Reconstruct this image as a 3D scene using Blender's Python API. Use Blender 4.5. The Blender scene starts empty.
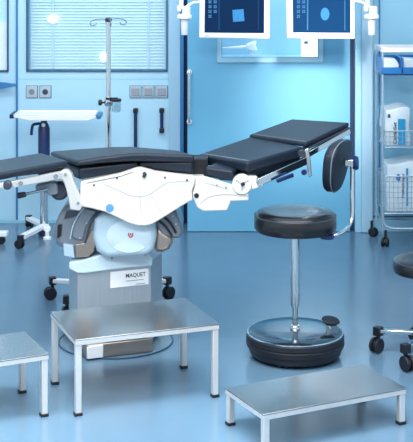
import bpy, bmesh, math, random
from mathutils import Vector, Matrix
random.seed(7)
PI = math.pi
C = bpy.context.scene.collection

# ------------------------------------------------------------------ camera model
FPX, CX, HY, H = 1235.0, 206.5, -43.0, 1.79     # focal length (px), centre column, horizon row, eye height

def P(px, py, Y):
    return Vector(((px - CX) * Y / FPX, Y, H - (py - HY) * Y / FPX))

def F(px, py, z=0.0):
    Y = FPX * (H - z) / (py - HY)
    return P(px, py, Y)

def XA(px, Y): return (px - CX) * Y / FPX
def ZA(py, Y): return H - (py - HY) * Y / FPX

cam = bpy.data.cameras.new('camera')
cam.sensor_width = 36.0
cam.lens = FPX * 36.0 / 442.0
cam.shift_y = -(221.0 - HY) / 442.0
cam.clip_end = 60
co = bpy.data.objects.new('camera', cam)
co.location = (0, 0, H)
co.rotation_euler = (PI / 2, 0, 0)
C.objects.link(co)
bpy.context.scene.camera = co

# ------------------------------------------------------------------ materials
def lin(c):
    out = []
    for v in c:
        v = v / 255.0
        out.append(v / 12.92 if v <= 0.04045 else ((v + 0.055) / 1.055) ** 2.4)
    return (out[0], out[1], out[2], 1.0)

def mat(name, rgb, rough=0.5, metal=0.0, vary=0.06, scale=6.0, bump=0.0, bscale=80.0, stretch=None, emit=None, estr=0.0, coat=0.0, trans=0.0, alpha=1.0, spec=0.5):
    m = bpy.data.materials.new(name)
    m.use_nodes = True
    nt = m.node_tree
    b = nt.nodes['Principled BSDF']
    tc = nt.nodes.new('ShaderNodeTexCoord')
    mp = nt.nodes.new('ShaderNodeMapping')
    nt.links.new(tc.outputs['Object'], mp.inputs['Vector'])
    if stretch: mp.inputs['Scale'].default_value = stretch
    nz = nt.nodes.new('ShaderNodeTexNoise')
    nz.inputs['Scale'].default_value = scale
    nz.inputs['Detail'].default_value = 4
    nt.links.new(mp.outputs['Vector'], nz.inputs['Vector'])
    base = lin(rgb)
    rp = nt.nodes.new('ShaderNodeValToRGB')
    rp.color_ramp.elements[0].position = 0.3
    rp.color_ramp.elements[1].position = 0.7
    rp.color_ramp.elements[0].color = tuple(max(0, v * (1 - vary)) for v in base[:3]) + (1,)
    rp.color_ramp.elements[1].color = tuple(min(1, v * (1 + vary)) for v in base[:3]) + (1,)
    nt.links.new(nz.outputs['Fac'], rp.inputs['Fac'])
    nt.links.new(rp.outputs['Color'], b.inputs['Base Color'])
    b.inputs['Roughness'].default_value = rough
    b.inputs['Metallic'].default_value = metal
    b.inputs['Specular IOR Level'].default_value = spec
    b.inputs['Coat Weight'].default_value = coat
    b.inputs['Transmission Weight'].default_value = trans
    b.inputs['Alpha'].default_value = alpha
    if bump:
        n2 = nt.nodes.new('ShaderNodeTexNoise')
        n2.inputs['Scale'].default_value = bscale
        nt.links.new(mp.outputs['Vector'], n2.inputs['Vector'])
        bp = nt.nodes.new('ShaderNodeBump')
        bp.inputs['Strength'].default_value = bump
        bp.inputs['Distance'].default_value = 0.003
        nt.links.new(n2.outputs['Fac'], bp.inputs['Height'])
        nt.links.new(bp.outputs['Normal'], b.inputs['Normal'])
    if emit:
        b.inputs['Emission Color'].default_value = lin(emit)
        b.inputs['Emission Strength'].default_value = estr
    return m

M = {}
M['floor']   = mat('floor_vinyl', (92, 123, 147), 0.2, 0, 0.05, 2.2, 0.02, 30, spec=0.8)
M['wall']    = mat('wall_panel_pale_blue', (180, 222, 242), 0.35, 0, 0.03, 1.5)
M['wall2']   = mat('wall_panel_blue', (152, 206, 230), 0.35, 0, 0.03, 1.5)
M['door']    = mat('door_blue', (108, 178, 212), 0.32, 0, 0.03, 1.2)
M['column']  = mat('column_enamel', (166, 206, 228), 0.3, 0.1, 0.03, 2)
M['seam']    = mat('dark_seam', (38, 70, 104), 0.5)
M['gap']     = mat('door_gap', (22, 52, 92), 0.6)
M['frame']   = mat('window_frame_dark', (58, 92, 120), 0.4, 0.3)
M['framep']  = mat('window_frame_pale', (158, 206, 226), 0.45, 0.0)
M['ceil']    = mat('ceiling_white', (225, 235, 242), 0.7)
M['side']    = mat('side_wall', (222, 232, 238), 0.5)
M['white']   = mat('white_enamel', (240, 243, 244), 0.3, 0, 0.02)
M['whiteb']  = mat('white_body', (228, 226, 220), 0.28, 0, 0.015, 5, coat=0.3)
M['blind']   = mat('blind_slat', (206, 236, 248), 0.5, 0, 0.03)
M['frost']   = mat('frosted_panel', (232, 242, 248), 0.6, 0, 0.02, emit=(235, 246, 252), estr=0.15)  # own glow added so the panel reads white
M['pad']     = mat('black_upholstery', (26, 37, 52), 0.42, 0, 0.10, 9, 0.10, 60, spec=0.4)
M['padedge'] = mat('upholstery_piping', (120, 130, 138), 0.4)
M['black']   = mat('black_rubber', (20, 24, 34), 0.45)
M['leather'] = mat('black_leather', (17, 19, 26), 0.28, 0, 0.1, 8, 0.05, 50, coat=0.3)
M['navy']    = mat('navy_paint', (22, 42, 92), 0.35)
M['steel']   = mat('brushed_steel', (232, 231, 228), 0.42, 0.6, 0.04, 5, 0.0)
M['steelt']  = mat('step_steel', (172, 176, 178), 0.22, 0.95, 0.05, 4, 0.0)
M['disc'] = mat('disc_glass', (96, 122, 140), 0.12, 0, 0.05, spec=0.7)
M['dome'] = mat('stool_dome', (98, 112, 124), 0.14, 0.9, 0.04)
M['steelc']  = mat('column_steel', (200, 206, 210), 0.42, 0.8, 0.04, 4, 0.03, 40, (20, 20, 1))
M['chrome']  = mat('chrome', (225, 230, 232), 0.10, 1.0, 0.02)
M['bronze']  = mat('bronzed_steel', (182, 168, 158), 0.3, 0.9, 0.05)
M['grey']    = mat('grey_plastic', (126, 137, 149), 0.32, 0.2, 0.05)
M['greyd']   = mat('dark_grey_plastic', (58, 66, 78), 0.4, 0.1)
M['pale']    = mat('pale_blue_plastic', (176, 202, 218), 0.3, 0.0, 0.03)
M['paleb']   = mat('pale_hub', (198, 220, 232), 0.3, 0.0, 0.03)
M['bdot']    = mat('blue_dot', (90, 150, 215), 0.4)
M['red']     = mat('red_mark', (200, 52, 60), 0.4)
M['ink']     = mat('dark_ink', (50, 58, 82), 0.5)
M['inkp']    = mat('pale_ink', (150, 156, 168), 0.5)
M['line']    = mat('body_seam', (178, 182, 184), 0.5)
M['binb']    = mat('bin_blue', (14, 108, 178), 0.35, 0, 0.05, coat=0.2)
M['pack']    = mat('white_pack', (202, 218, 226), 0.45, 0, 0.05, 12, 0.3, 18)
M['teal']    = mat('teal_print', (22, 142, 190), 0.45)
M['mblue']   = mat('mark_blue', (52, 100, 170), 0.45)
M['wire']    = mat('wire_chrome', (196, 214, 224), 0.25, 0.8)
M['lever']   = mat('lever_blue', (60, 130, 185), 0.35, 0.3)
M['socket']  = mat('socket_silver', (184, 198, 206), 0.35, 0.15)
M['screen1'] = mat('screen_navy', (4, 22, 44), 0.15, 0, 0.15, 3, emit=(4, 48, 92), estr=0.8, spec=0.15)
M['screen2'] = mat('screen_blue', (8, 32, 60), 0.15, 0, 0.15, 3, emit=(24, 88, 146), estr=0.8, spec=0.15)
M['icon']    = mat('screen_icons', (40, 90, 130), 0.3, emit=(58, 122, 168), estr=0.8)
M['scan']    = mat('screen_scan', (40, 110, 160), 0.3, 0, 0.3, 120, emit=(40, 118, 168), estr=0.8)
M['lamp']    = mat('white_glow', (250, 252, 255), 0.3, emit=(245, 252, 255), estr=1.6)  # self-lit white for the imitated window reflections and the box
M['backglow']   = mat('backing_glow', (190, 224, 240), 0.6, emit=(168, 222, 246), estr=0.3)  # glow added behind the glazing to brighten it
M['gasket'] = mat('window_gasket', (130, 178, 200), 0.5)

def glass(name, rgb, fac):
    m = bpy.data.materials.new(name); m.use_nodes = True
    nt = m.node_tree
    nt.nodes.remove(nt.nodes['Principled BSDF'])
    out = nt.nodes['Material Output']
    t = nt.nodes.new('ShaderNodeBsdfTransparent'); t.inputs['Color'].default_value = lin(rgb)
    g = nt.nodes.new('ShaderNodeBsdfGlossy'); g.inputs['Roughness'].default_value = 0.05
    mx = nt.nodes.new('ShaderNodeMixShader')
    lw = nt.nodes.new('ShaderNodeLayerWeight'); lw.inputs['Blend'].default_value = 0.5
    pw = nt.nodes.new('ShaderNodeMath'); pw.operation = 'POWER'; pw.inputs[1].default_value = 4.0
    nt.links.new(lw.outputs['Facing'], pw.inputs[0])
    mu = nt.nodes.new('ShaderNodeMath'); mu.operation = 'MULTIPLY_ADD'; mu.inputs[1].default_value = 0.5 * fac; mu.inputs[2].default_value = 0.035 * fac
    nt.links.new(pw.outputs[0], mu.inputs[0])
    nt.links.new(mu.outputs[0], mx.inputs['Fac'])
    nt.links.new(t.outputs[0], mx.inputs[1]); nt.links.new(g.outputs[0], mx.inputs[2])
    nt.links.new(mx.outputs[0], out.inputs['Surface'])
    return m
M['glass'] = glass('window_glass', (252, 254, 255), 0.6)
M['jar'] = glass('jar_glass', (240, 246, 248), 3.0)

# ------------------------------------------------------------------ mesh builder
def wl(o):
    v = Vector((0, 0, 0))
    while o is not None:
        v += Vector(o.location); o = o.parent
    return v

class MB:
    def __init__(s): s.bm = bmesh.new()
    def poly(s, pts, faces):
        vs = [s.bm.verts.new(p) for p in pts]
        for f in faces:
            try: s.bm.faces.new([vs[i] for i in f])
            except ValueError: pass
        return s
    def box(s, c, d, rz=0.0, m=None):
        c = Vector(c); R = Matrix.Rotation(rz, 3, 'Z') if m is None else m
        pts = []
        for z in (-1, 1):
            for x, y in ((-1, -1), (1, -1), (1, 1), (-1, 1)):
                pts.append(c + R @ Vector((x * d[0] / 2, y * d[1] / 2, z * d[2] / 2)))
        return s.poly(pts, [(3, 2, 1, 0), (4, 5, 6, 7), (0, 1, 5, 4), (1, 2, 6, 5), (2, 3, 7, 6), (3, 0, 4, 7)])
    def ext(s, x0, x1, y0, y1, z0, z1):
        return s.box(((x0 + x1) / 2, (y0 + y1) / 2, (z0 + z1) / 2), (abs(x1 - x0), abs(y1 - y0), abs(z1 - z0)))
    def prism(s, pts, vec):
        n = len(pts); vec = Vector(vec)
        pts = [Vector(p) for p in pts]
        al = pts + [p + vec for p in pts]
        return s.poly(al, [tuple(range(n))[::-1], tuple(range(n, 2 * n))] + [(i, (i + 1) % n, n + (i + 1) % n, n + i) for i in range(n)])
    def tube(s, path, r, n=10, closed=False, r2=None):
        path = [Vector(p) for p in path]; k = len(path); rings = []
        prev = None
        for i, p in enumerate(path):
            if closed: t = (path[(i + 1) % k] - path[i - 1]).normalized()
            else: t = (path[min(i + 1, k - 1)] - path[max(i - 1, 0)]).normalized()
            if prev is None:
                a = Vector((0, 0, 1)) if abs(t.z) < 0.9 else Vector((1, 0, 0))
                u = t.cross(a).normalized()
            else:
                u = (prev - t * prev.dot(t)).normalized()
            prev = u; v = t.cross(u)
            rr = r if r2 is None else r + (r2 - r) * i / (k - 1)
            rings.append([s.bm.verts.new(p + (u * math.cos(2 * PI * j / n) + v * math.sin(2 * PI * j / n)) * rr) for j in range(n)])
        for i in range(k if closed else k - 1):
            A, B = rings[i], rings[(i + 1) % k]
            for j in range(n): s.bm.faces.new((A[j], A[(j + 1) % n], B[(j + 1) % n], B[j]))
        if not closed:
            s.bm.faces.new(rings[0][::-1]); s.bm.faces.new(rings[-1])
        return s
    def bar(s, a, b, w, h, up=(0, 0, 1)):
        a = Vector(a); b = Vector(b); t = (b - a).normalized(); up = Vector(up)
        sd = t.cross(up).normalized(); u = sd.cross(t)
        pts = []
        for p in (a, b):
            for x, y in ((-1, -1), (1, -1), (1, 1), (-1, 1)): pts.append(p + sd * x * w / 2 + u * y * h / 2)
        return s.poly(pts, [(3, 2, 1, 0), (4, 5, 6, 7), (0, 1, 5, 4), (1, 2, 6, 5), (2, 3, 7, 6), (3, 0, 4, 7)])
    def lathe(s, c, prof, n=40, axis=(0, 0, 1), sx=1.0, sy=1.0):
        c = Vector(c); ax = Vector(axis).normalized()
        q = Vector((0, 0, 1)).rotation_difference(ax)
        rings = []
        for r, z in prof:
            if r < 1e-6: rings.append([s.bm.verts.new(c + q @ Vector((0, 0, z)))])
            else: rings.append([s.bm.verts.new(c + q @ Vector((r * sx * math.cos(2 * PI * j / n), r * sy * math.sin(2 * PI * j / n), z))) for j in range(n)])
        for A, B in zip(rings, rings[1:]):
            for j in range(n):
                k = (j + 1) % n
                if len(A) == 1 and len(B) == 1: break
                if len(A) == 1: s.bm.faces.new((A[0], B[k], B[j]))
                elif len(B) == 1: s.bm.faces.new((A[j], A[k], B[0]))
                else: s.bm.faces.new((A[j], A[k], B[k], B[j]))
        if len(rings[0]) > 1: s.bm.faces.new(rings[0][::-1])
        if len(rings[-1]) > 1: s.bm.faces.new(rings[-1])
        return s
    def cyl(s, a, b, r, n=20):
        return s.tube([a, b], r, n)
    def build(s, name, m, parent=None, bevel=0.0, seg=2, smooth=True, loc=None, sub=0):
        bmesh.ops.recalc_face_normals(s.bm, faces=s.bm.faces)
        off = wl(parent) if parent is not None else Vector((0, 0, 0))
        if parent is None and loc is not None: off = Vector(loc)
        for v in s.bm.verts: v.co -= off
        me = bpy.data.meshes.new(name)
        s.bm.to_mesh(me); s.bm.free()
        if smooth:
            for p in me.polygons: p.use_smooth = True
            me.set_sharp_from_angle(angle=math.radians(38))
        me.materials.append(m)
        o = bpy.data.objects.new(name, me); C.objects.link(o)
        if parent is not None: o.parent = parent
        elif loc is not None: o.location = loc
        if bevel:
            b = o.modifiers.new('bevel', 'BEVEL'); b.width = bevel; b.segments = seg; b.limit_method = 'ANGLE'; b.angle_limit = math.radians(40)
        if sub:
            u = o.modifiers.new('sub', 'SUBSURF'); u.levels = sub; u.render_levels = sub
        return o

def tag(o, label, cat, group=None):
    o['label'] = label; o['category'] = cat
    if group: o['group'] = group
    return o

def thing(name, label, cat, loc, group=None):
    o = bpy.data.objects.new(name, None); o.empty_display_size = 0.1
    C.objects.link(o); o.location = loc
    return tag(o, label, cat, group)

def struct(o):
    o['kind'] = 'structure'; return o

def text(name, body, org, u, v, height, m, parent, width=None, depth=0.0006):
    """Lettering standing on the plane (org, u, v); height is the cap height."""
    cu = bpy.data.curves.new(name, 'FONT'); cu.body = body; cu.size = 1.0; cu.offset = 0.018
    t = bpy.data.objects.new('tmp_text', cu); C.objects.link(t)
    dg = bpy.context.evaluated_depsgraph_get()
    me = bpy.data.meshes.new_from_object(t.evaluated_get(dg))
    C.objects.unlink(t); bpy.data.objects.remove(t)
    xs = [p.co.x for p in me.vertices]; ys = [p.co.y for p in me.vertices]
    x0, y0 = min(xs), min(ys)
    sy = height / (max(ys) - y0); sx = sy if width is None else width / (max(xs) - x0)
    u = Vector(u).normalized(); v = Vector(v).normalized(); n = u.cross(v)
    off = wl(parent); org = Vector(org)
    for p in me.vertices: p.co = org + u * (p.co.x - x0) * sx + v * (p.co.y - y0) * sy + n * depth - off
    me.materials.append(m)
    o = bpy.data.objects.new(name, me); C.objects.link(o); o.parent = parent
    return o

def arc(c, r, a0, a1, n, u, v):
    c = Vector(c); u = Vector(u); v = Vector(v)
    return [c + (u * math.cos(a0 + (a1 - a0) * i / n) + v * math.sin(a0 + (a1 - a0) * i / n)) * r for i in range(n + 1)]

def smooth_path(pts, n=6):
    pts = [Vector(p) for p in pts]; out = []
    for i in range(len(pts) - 1):
        p0 = pts[max(i - 1, 0)]; p1 = pts[i]; p2 = pts[i + 1]; p3 = pts[min(i + 2, len(pts) - 1)]
        for k in range(n):
            t = k / n
            out.append(0.5 * ((2 * p1) + (p2 - p0) * t + (2 * p0 - 5 * p1 + 4 * p2 - p3) * t * t + (3 * p1 - p0 - 3 * p2 + p3) * t ** 3))
    out.append(pts[-1]); return out

# ------------------------------------------------------------------ the room
YL, YR, ZC, XW = 8.32, 8.04, 3.0, 3.2      # left wall plane, door/right plane, ceiling, side walls
struct(MB().ext(-XW, XW, 0.2, 10.4, -0.1, 0).build('floor', M['floor'], smooth=False))
struct(MB().ext(-XW, XW, 0.2, 10.4, ZC, ZC + 0.1).build('ceiling', M['ceil'], smooth=False))
struct(MB().ext(-XW - 0.1, -XW, 0.2, 10.4, 0, ZC).build('wall_left', M['side'], smooth=False))
struct(MB().ext(XW, XW + 0.1, 0.2, 10.4, 0, ZC).build('wall_right', M['side'], smooth=False))
struct(MB().ext(-XW, XW, 10.3, 10.4, 0, ZC).build('wall_corridor', M['wall'], smooth=False))

# back wall, left part, with the wide window
wx0, wx1, wz0, wz1 = XA(27, YL), XA(167, YL), ZA(71, YL), 2.25
xl = XA(17, YL); xr = XA(181, YL)
b = MB()
b.ext(xl, wx0, YL, YL + 0.16, 0, ZC); b.ext(wx1, xr, YL, YL + 0.16, 0, ZC)
b.ext(wx0, wx1, YL, YL + 0.16, 0, wz0); b.ext(wx0, wx1, YL, YL + 0.16, wz1, ZC)
struct(b.build('wall_back', M['wall'], smooth=False))
w1 = struct(MB().ext(wx0, wx1, YL + 0.03, YL + 0.036, wz0, wz1).build('window_1', M['glass'], smooth=False))
b = MB(); t = 0.009
b.ext(wx0 - t / 2, wx0 + t / 2, YL - 0.012, YL + 0.05, wz0, wz1); b.ext(wx1 - t / 2, wx1 + t / 2, YL - 0.012, YL + 0.05, wz0, wz1)
b.ext(wx0 - t / 2, wx1 + t / 2, YL - 0.012, YL + 0.05, wz0 - t / 2, wz0 + t / 2); b.ext(wx0 - t / 2, wx1 + t / 2, YL - 0.012, YL + 0.05, wz1, wz1 + t)
b.build('window_frame', M['frame'], w1, smooth=False)
b = MB(); z = wz0 + 0.02
while z < wz1 - 0.03:
    b.box(((wx0 + wx1) / 2, YL + 0.085, z), (wx1 - wx0 - 0.03, 0.026, 0.0015), m=Matrix.Rotation(math.radians(62), 3, 'X'))
    z += 0.0205
for px in (52, 148):
    b.ext(XA(px, YL) - 0.004, XA(px, YL) + 0.004, YL + 0.062, YL + 0.064, wz0 + 0.01, wz1)
b.ext(wx0 + 0.01, wx1 - 0.01, YL + 0.07, YL + 0.1, wz1 - 0.03, wz1)
tag(b.build('window_blind', M['blind'], smooth=False, loc=((wx0 + wx1) / 2, YL + 0.085, wz1)), 'pale blue slatted blind closed behind the wide window glass', 'blind')
struct(MB().ext(wx0, wx1, YL + 0.14, YL + 0.155, wz0, wz1).build('blind_backlight', M['backglow'], smooth=False))  # glowing sheet added behind the blind to brighten it
# horizontal panel joint
struct(MB().ext(xl, xr, YL - 0.002, YL + 0.002, ZA(79, YL) - 0.003, ZA(79, YL) + 0.003).build('trim_2', M['framep'], smooth=False))

# door on the far left with its glazed panel
dx1 = XA(16, YL); gx1 = XA(8, YL); gz0 = ZA(71, YL)
b = MB()
b.ext(gx1, dx1, YL + 0.01, YL + 0.06, 0.005, ZC - 0.6); b.ext(-XW, gx1, YL + 0.01, YL + 0.06, 0.005, gz0)
b.ext(-XW, gx1, YL + 0.01, YL + 0.06, 2.2, ZC - 0.6)
d1 = struct(b.build('door_1', M['wall'], smooth=False))
struct(MB().ext(-XW, dx1, YL, YL + 0.16, ZC - 0.6, ZC).build('wall_above_door', M['wall'], smooth=False))
MB().ext(-XW, gx1, YL + 0.03, YL + 0.036, gz0, 2.2).build('door_glass', M['glass'], d1, smooth=False)
b = MB()
b.ext(gx1 - 0.008, gx1 + 0.004, YL, YL + 0.05, gz0, 2.2); b.ext(-XW, gx1 + 0.004, YL, YL + 0.05, gz0 - 0.008, gz0 + 0.004)
b.build('glazing_bead', M['frame'], d1, smooth=False)
MB().ext(-XW, gx1 - 0.01, YL + 0.045, YL + 0.055, gz0 + 0.004, ZA(22, YL)).build('frosted_panel', M['frost'], d1, smooth=False)
MB().ext(-XW, gx1 - 0.01, YL + 0.075, YL + 0.09, gz0, 2.3).build('backing', M['backglow'], d1, smooth=False)  # glowing sheet added behind the door glass
b = MB()
b.prism([P(-14, 81, YL - 0.06), P(4, 82.5, YL - 0.06), P(16, 84, YL - 0.06), P(16, 86, YL - 0.06), P(4, 88.5, YL - 0.06), P(-14, 90, YL - 0.06)], (0, 0.02, 0))
b.cyl(P(-10, 86, YL - 0.05), P(-10, 86, YL + 0.02), 0.014)
b.build('door_handle', M['lever'], d1, 0.003)
struct(MB().ext(XA(16, YL), XA(18, YL), YL - 0.006, YL + 0.1, 0, ZC).build('trim_3', M['lever'], smooth=False))
# low floor cove along the left part
struct(MB().ext(-XW, xr, YL - 0.012, YL, 0, 0.02).build('baseboard_left', M['wall2'], 0 or None, smooth=False))

# pier between left wall and door
struct(MB().ext(XA(169, YL - .06), XA(180.5, YL - .06), YL - 0.06, YL + 0.1, 0, ZC).build('trim_4', M['column'], bevel=0.006, smooth=False))
struct(MB().ext(XA(180, YL), XA(190, YL), YL - 0.02, YL + 0.12, 0, ZC).build('trim_5', M['gap'], smooth=False))
struct(MB().ext(XA(180.2, YR + .2), XA(183.6, YR + .2), YR + 0.2, YR + 0.3, 0, ZC).build('trim_6', M['lever'], smooth=False))

# sliding door with window
ax0, ax1 = XA(187.5, YR), XA(350, YR)
ox0, ox1, oz0, oz1 = XA(217, YR), XA(323, YR), ZA(62, YR), 2.1
b = MB(); dy = 0.06
b.ext(ax0, ox0, YR, YR + dy, 0.004, 2.5); b.ext(ox1, ax1, YR, YR + dy, 0.004, 2.5)
b.ext(ox0, ox1, YR, YR + dy, 0.004, oz0); b.ext(ox0, ox1, YR, YR + dy, oz1, 2.5)
d2 = struct(b.build('door_2', M['door'], smooth=False))
w = 0.03
b = MB()
b.ext(ox0, ox0 + w, YR - 0.006, YR + dy, oz0, oz1); b.ext(ox1 - w, ox1, YR - 0.006, YR + dy, oz0, oz1)
b.ext(ox0 + w, ox1 - w, YR - 0.006, YR + dy, oz0, oz0 + w); b.ext(ox0 + w, ox1 - w, YR - 0.006, YR + dy, oz1 - w, oz1)
b.build('window_frame', M['framep'], d2, smooth=False)
b = MB()
for (x0, x1, z0, z1) in ((ox0 - .004, ox0 + .001, oz0, oz1), (ox1 - .001, ox1 + .004, oz0, oz1), (ox0, ox1, oz0 - .004, oz0 + .001),
                         (ox0 + w - .001, ox0 + w + .004, oz0 + w, oz1 - w), (ox1 - w - .004, ox1 - w + .001, oz0 + w, oz1 - w), (ox0 + w, ox1 - w, oz0 + w - .001, oz0 + w + .004)):
    b.ext(x0, x1, YR - 0.009, YR - 0.003, z0, z1)
b.build('window_gasket', M['gasket'], d2, smooth=False)
MB().ext(ox0 + w, ox1 - w, YR + 0.02, YR + 0.026, oz0 + w, oz1 - w).build('window_pane', M['glass'], d2, smooth=False)
# inner ledge and back panel of the window niche
MB().ext(ox0 - 0.05, ox1 + 0.05, YR + dy, YR + 0.42, oz0 - 0.04, oz0 + w * 0.5).build('window_ledge', M['wall2'], d2, smooth=False)
struct(MB().ext(ax0, ax1, YR + 0.42, YR + 0.46, 0, ZC).build('wall_niche', M['wall2'], smooth=False))
# bar handle
hx = XA(189.3, YR - .05); b = MB()
b.tube(smooth_path([(hx, YR, ZA(72, YR)), (hx, YR - 0.04, ZA(72, YR - .05)), (hx, YR - 0.055, ZA(75, YR - .05)), (hx, YR - 0.055, ZA(118, YR - .05)), (hx, YR - 0.04, ZA(121.5, YR - .05)), (hx, YR, ZA(121.5, YR))], 5), 0.0085, 10)
hd = b.build('door_handle', M['chrome'], d2)
b = MB()
for py in (72, 121.5): b.lathe((hx, YR - 0.012, ZA(py, YR)), [(0.017, 0), (0.017, 0.012)], 16, (0, 1, 0))
b.build('rosette', M['white'], hd)
struct(MB().ext(ax0 - 0.1, ax1 + .4, YR - 0.02, YR + 0.1, 2.5, ZC).build('wall_above_sliding_door', M['wall2'], smooth=False))
# gap and enamelled column at the right of the door
struct(MB().ext(XA(350, YR), XA(355.5, YR), YR + 0.03, YR + 0.1, 0, ZC).build('trim_7', M['gap'], smooth=False))
struct(MB().ext(XA(354.8, YR), XA(361, YR), YR - 0.02, YR + 0.1, 0, 2.5).build('trim_8', M['wall2'], bevel=0.004, smooth=False))
struct(MB().ext(XA(361, YR), XA(372.5, YR), YR - 0.035, YR + 0.1, 0, 2.5).build('trim_9', M['column'], bevel=0.01, seg=3, smooth=False))
# right wall
struct(MB().ext(XA(372.5, YR), XW, YR + 0.02, YR + 0.1, 0, ZC).build('wall_back_right', M['wall2'], smooth=False))
struct(MB().ext(XA(379, YR), XA(380.3, YR), YR + 0.012, YR + 0.03, 0, ZC).build('blind_backlight0', M['lever'], smooth=False))
struct(MB().ext(XA(372.5, YR), XW, YR + 0.005, YR + 0.03, 0, 0.095).build('baseboard_right', M['wall2'], bevel=0.003, smooth=False))
struct(MB().ext(XA(372.5, YR), XW, YR + 0.002, YR + 0.03, 0.095, 0.102).build('blind_backlight1', M['frame'], smooth=False))

# ------------------------------------------------------------------ things on and in the wall
def switch(px0, px1, py0, py1, kind, label, group):
    c = P((px0 + px1) / 2, (py0 + py1) / 2, YL)
    w_ = (px1 - px0) * YL / FPX; h_ = (py1 - py0) * YL / FPX
    t = thing('wall_socket' if kind == 'socket' else 'wall_switch', label, 'socket' if kind == 'socket' else 'switch', c, group)
    MB().box(c + Vector((0, -0.002, 0)), (w_ + .006, 0.004, h_ + .006)).build('back_frame', M['frame'], t, smooth=False)
    MB().box(c + Vector((0, -0.006, 0)), (w_, 0.012, h_)).build('cover_plate', M['socket'], t, 0.003)
    if kind == 'socket':
        b = MB(); b.lathe(c + Vector((0, -0.0125, 0)), [(0.028, 0), (0.028, 0.004), (0.022, 0.004)], 24, (0, -1, 0)); r = b.build('socket_ring', M['socket'], t)
        b = MB(); b.lathe(c + Vector((0, -0.016, 0)), [(0.02, 0), (0.018, 0.002), (0, 0.002)], 20, (0, -1, 0)); b.build('socket_well', M['ink'] if 'dark' in label else M['grey'], r)
    else:
        MB().box(c + Vector((0, -0.014, 0)), (w_ * .7, 0.008, h_ * .62)).build('rocker', M['inkp'], t, 0.002)
        b = MB(); b.ext(c.x - w_ * .5, c.x + w_ * .5, c.y - 0.0128, c.y - 0.0118, c.z - h_ * .37, c.z - h_ * .345)
        b.build('plate_groove', M['frame'], t, smooth=False)
    return t
switch(26.5, 37.5, 86, 97.5, 'socket', 'left square wall socket of the pair below the window, with a grey well', 'wall sockets below the window')
switch(40, 51, 86, 97.5, 'socket', 'right square wall socket of the pair below the window, with a dark well', 'wall sockets below the window')
switch(130, 141, 86, 97.5, 'rocker', 'silver wall switch nearest the infusion stand in a row of three', 'wall switches in a row')
switch(143, 154, 86, 97.5, 'rocker', 'middle silver wall switch of the row of three', 'wall switches in a row')
switch(156, 167.5, 86, 97.5, 'rocker', 'silver wall switch nearest the sliding door in a row of three', 'wall switches in a row')

def wall_bar(px, py0, py1, label):
    a = P(px, py0, YL - 0.03); e = P(px, py1, YL - 0.03)
    t = thing('wall_bar', label, 'wall bar', P(px, py1, YL), 'black bars on the wall')
    MB().cyl(a, e, 0.0115, 12).build('bar', M['navy'], t)
    for q in (a, e):
        MB().box(q + Vector((0, 0.006, 0)), (0.032, 0.048, 0.03)).build('end_mount', M['black'], t, 0.006)
wall_bar(135.5, 110.5, 153, 'long dark vertical bar on the wall below the switch by the infusion stand')
wall_bar(161.7, 110.5, 130.5, 'short dark vertical bar on the wall below the switches by the sliding door')

# glowing discs standing in for reflections in the wide window, and things behind the door window
for (px, py, rx, rz, lab) in ((53, 19, 0.038, 0.03, 'small round white reflection high in the wide window, left one, made as a glowing disc'),
                               (104, 57, 0.028, 0.036, 'small white reflection in the wide window beside the infusion pole, made as a glowing disc')):
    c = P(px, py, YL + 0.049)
    t = thing('window_glint', lab, 'lamp', c, 'reflections in the wide window made as glowing discs')
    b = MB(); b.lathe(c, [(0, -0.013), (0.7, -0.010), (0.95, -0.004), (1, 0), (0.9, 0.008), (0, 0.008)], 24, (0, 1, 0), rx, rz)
    b.build('glint_disc', M['lamp'], t)
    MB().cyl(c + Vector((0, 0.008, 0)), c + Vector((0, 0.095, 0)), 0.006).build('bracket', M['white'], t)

yb = YR + 0.2; zl = oz0 + w * 0.5
t = thing('examination_lamp', 'white examination lamp with tapering arm standing behind the door window glass', 'lamp', (XA(250, yb), yb, zl))
b = MB(); b.prism([P(246, 44.5, yb), P(251, 42.5, yb), P(257, 41, yb), P(256, 46, yb), P(258, 50.5, yb), P(252, 51.5, yb), P(246, 49, yb)], (0, 0.07, 0)); b.build('lamp_head', M['white'], t, 0.01, 3)
b = MB(); b.tube([P(221, 48.3, yb + .03), P(247, 47, yb + .03)], 0.006, 10, r2=0.014); b.build('arm', M['white'], t)
b = MB(); b.cyl((XA(252, yb), yb + .035, zl), P(252, 48, yb + .035), 0.012); b.build('stem', M['white'], t)
t = thing('white_cabinet', 'upright white box standing on the ledge behind the right part of the door window', 'box', (XA(310, yb), yb, zl))
b = MB(); b.ext(XA(302.5, yb), XA(317.5, yb), yb, yb + 0.12, zl, ZA(36, yb)); b.build('housing', M['lamp'], t, 0.004)  # box is no lamp, its brightness is put in as glow
b = MB(); b.ext(XA(304, yb), XA(308, yb), yb - .006, yb, ZA(44, yb), ZA(41, yb)); b.build('display', M['grey'], t)

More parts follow.
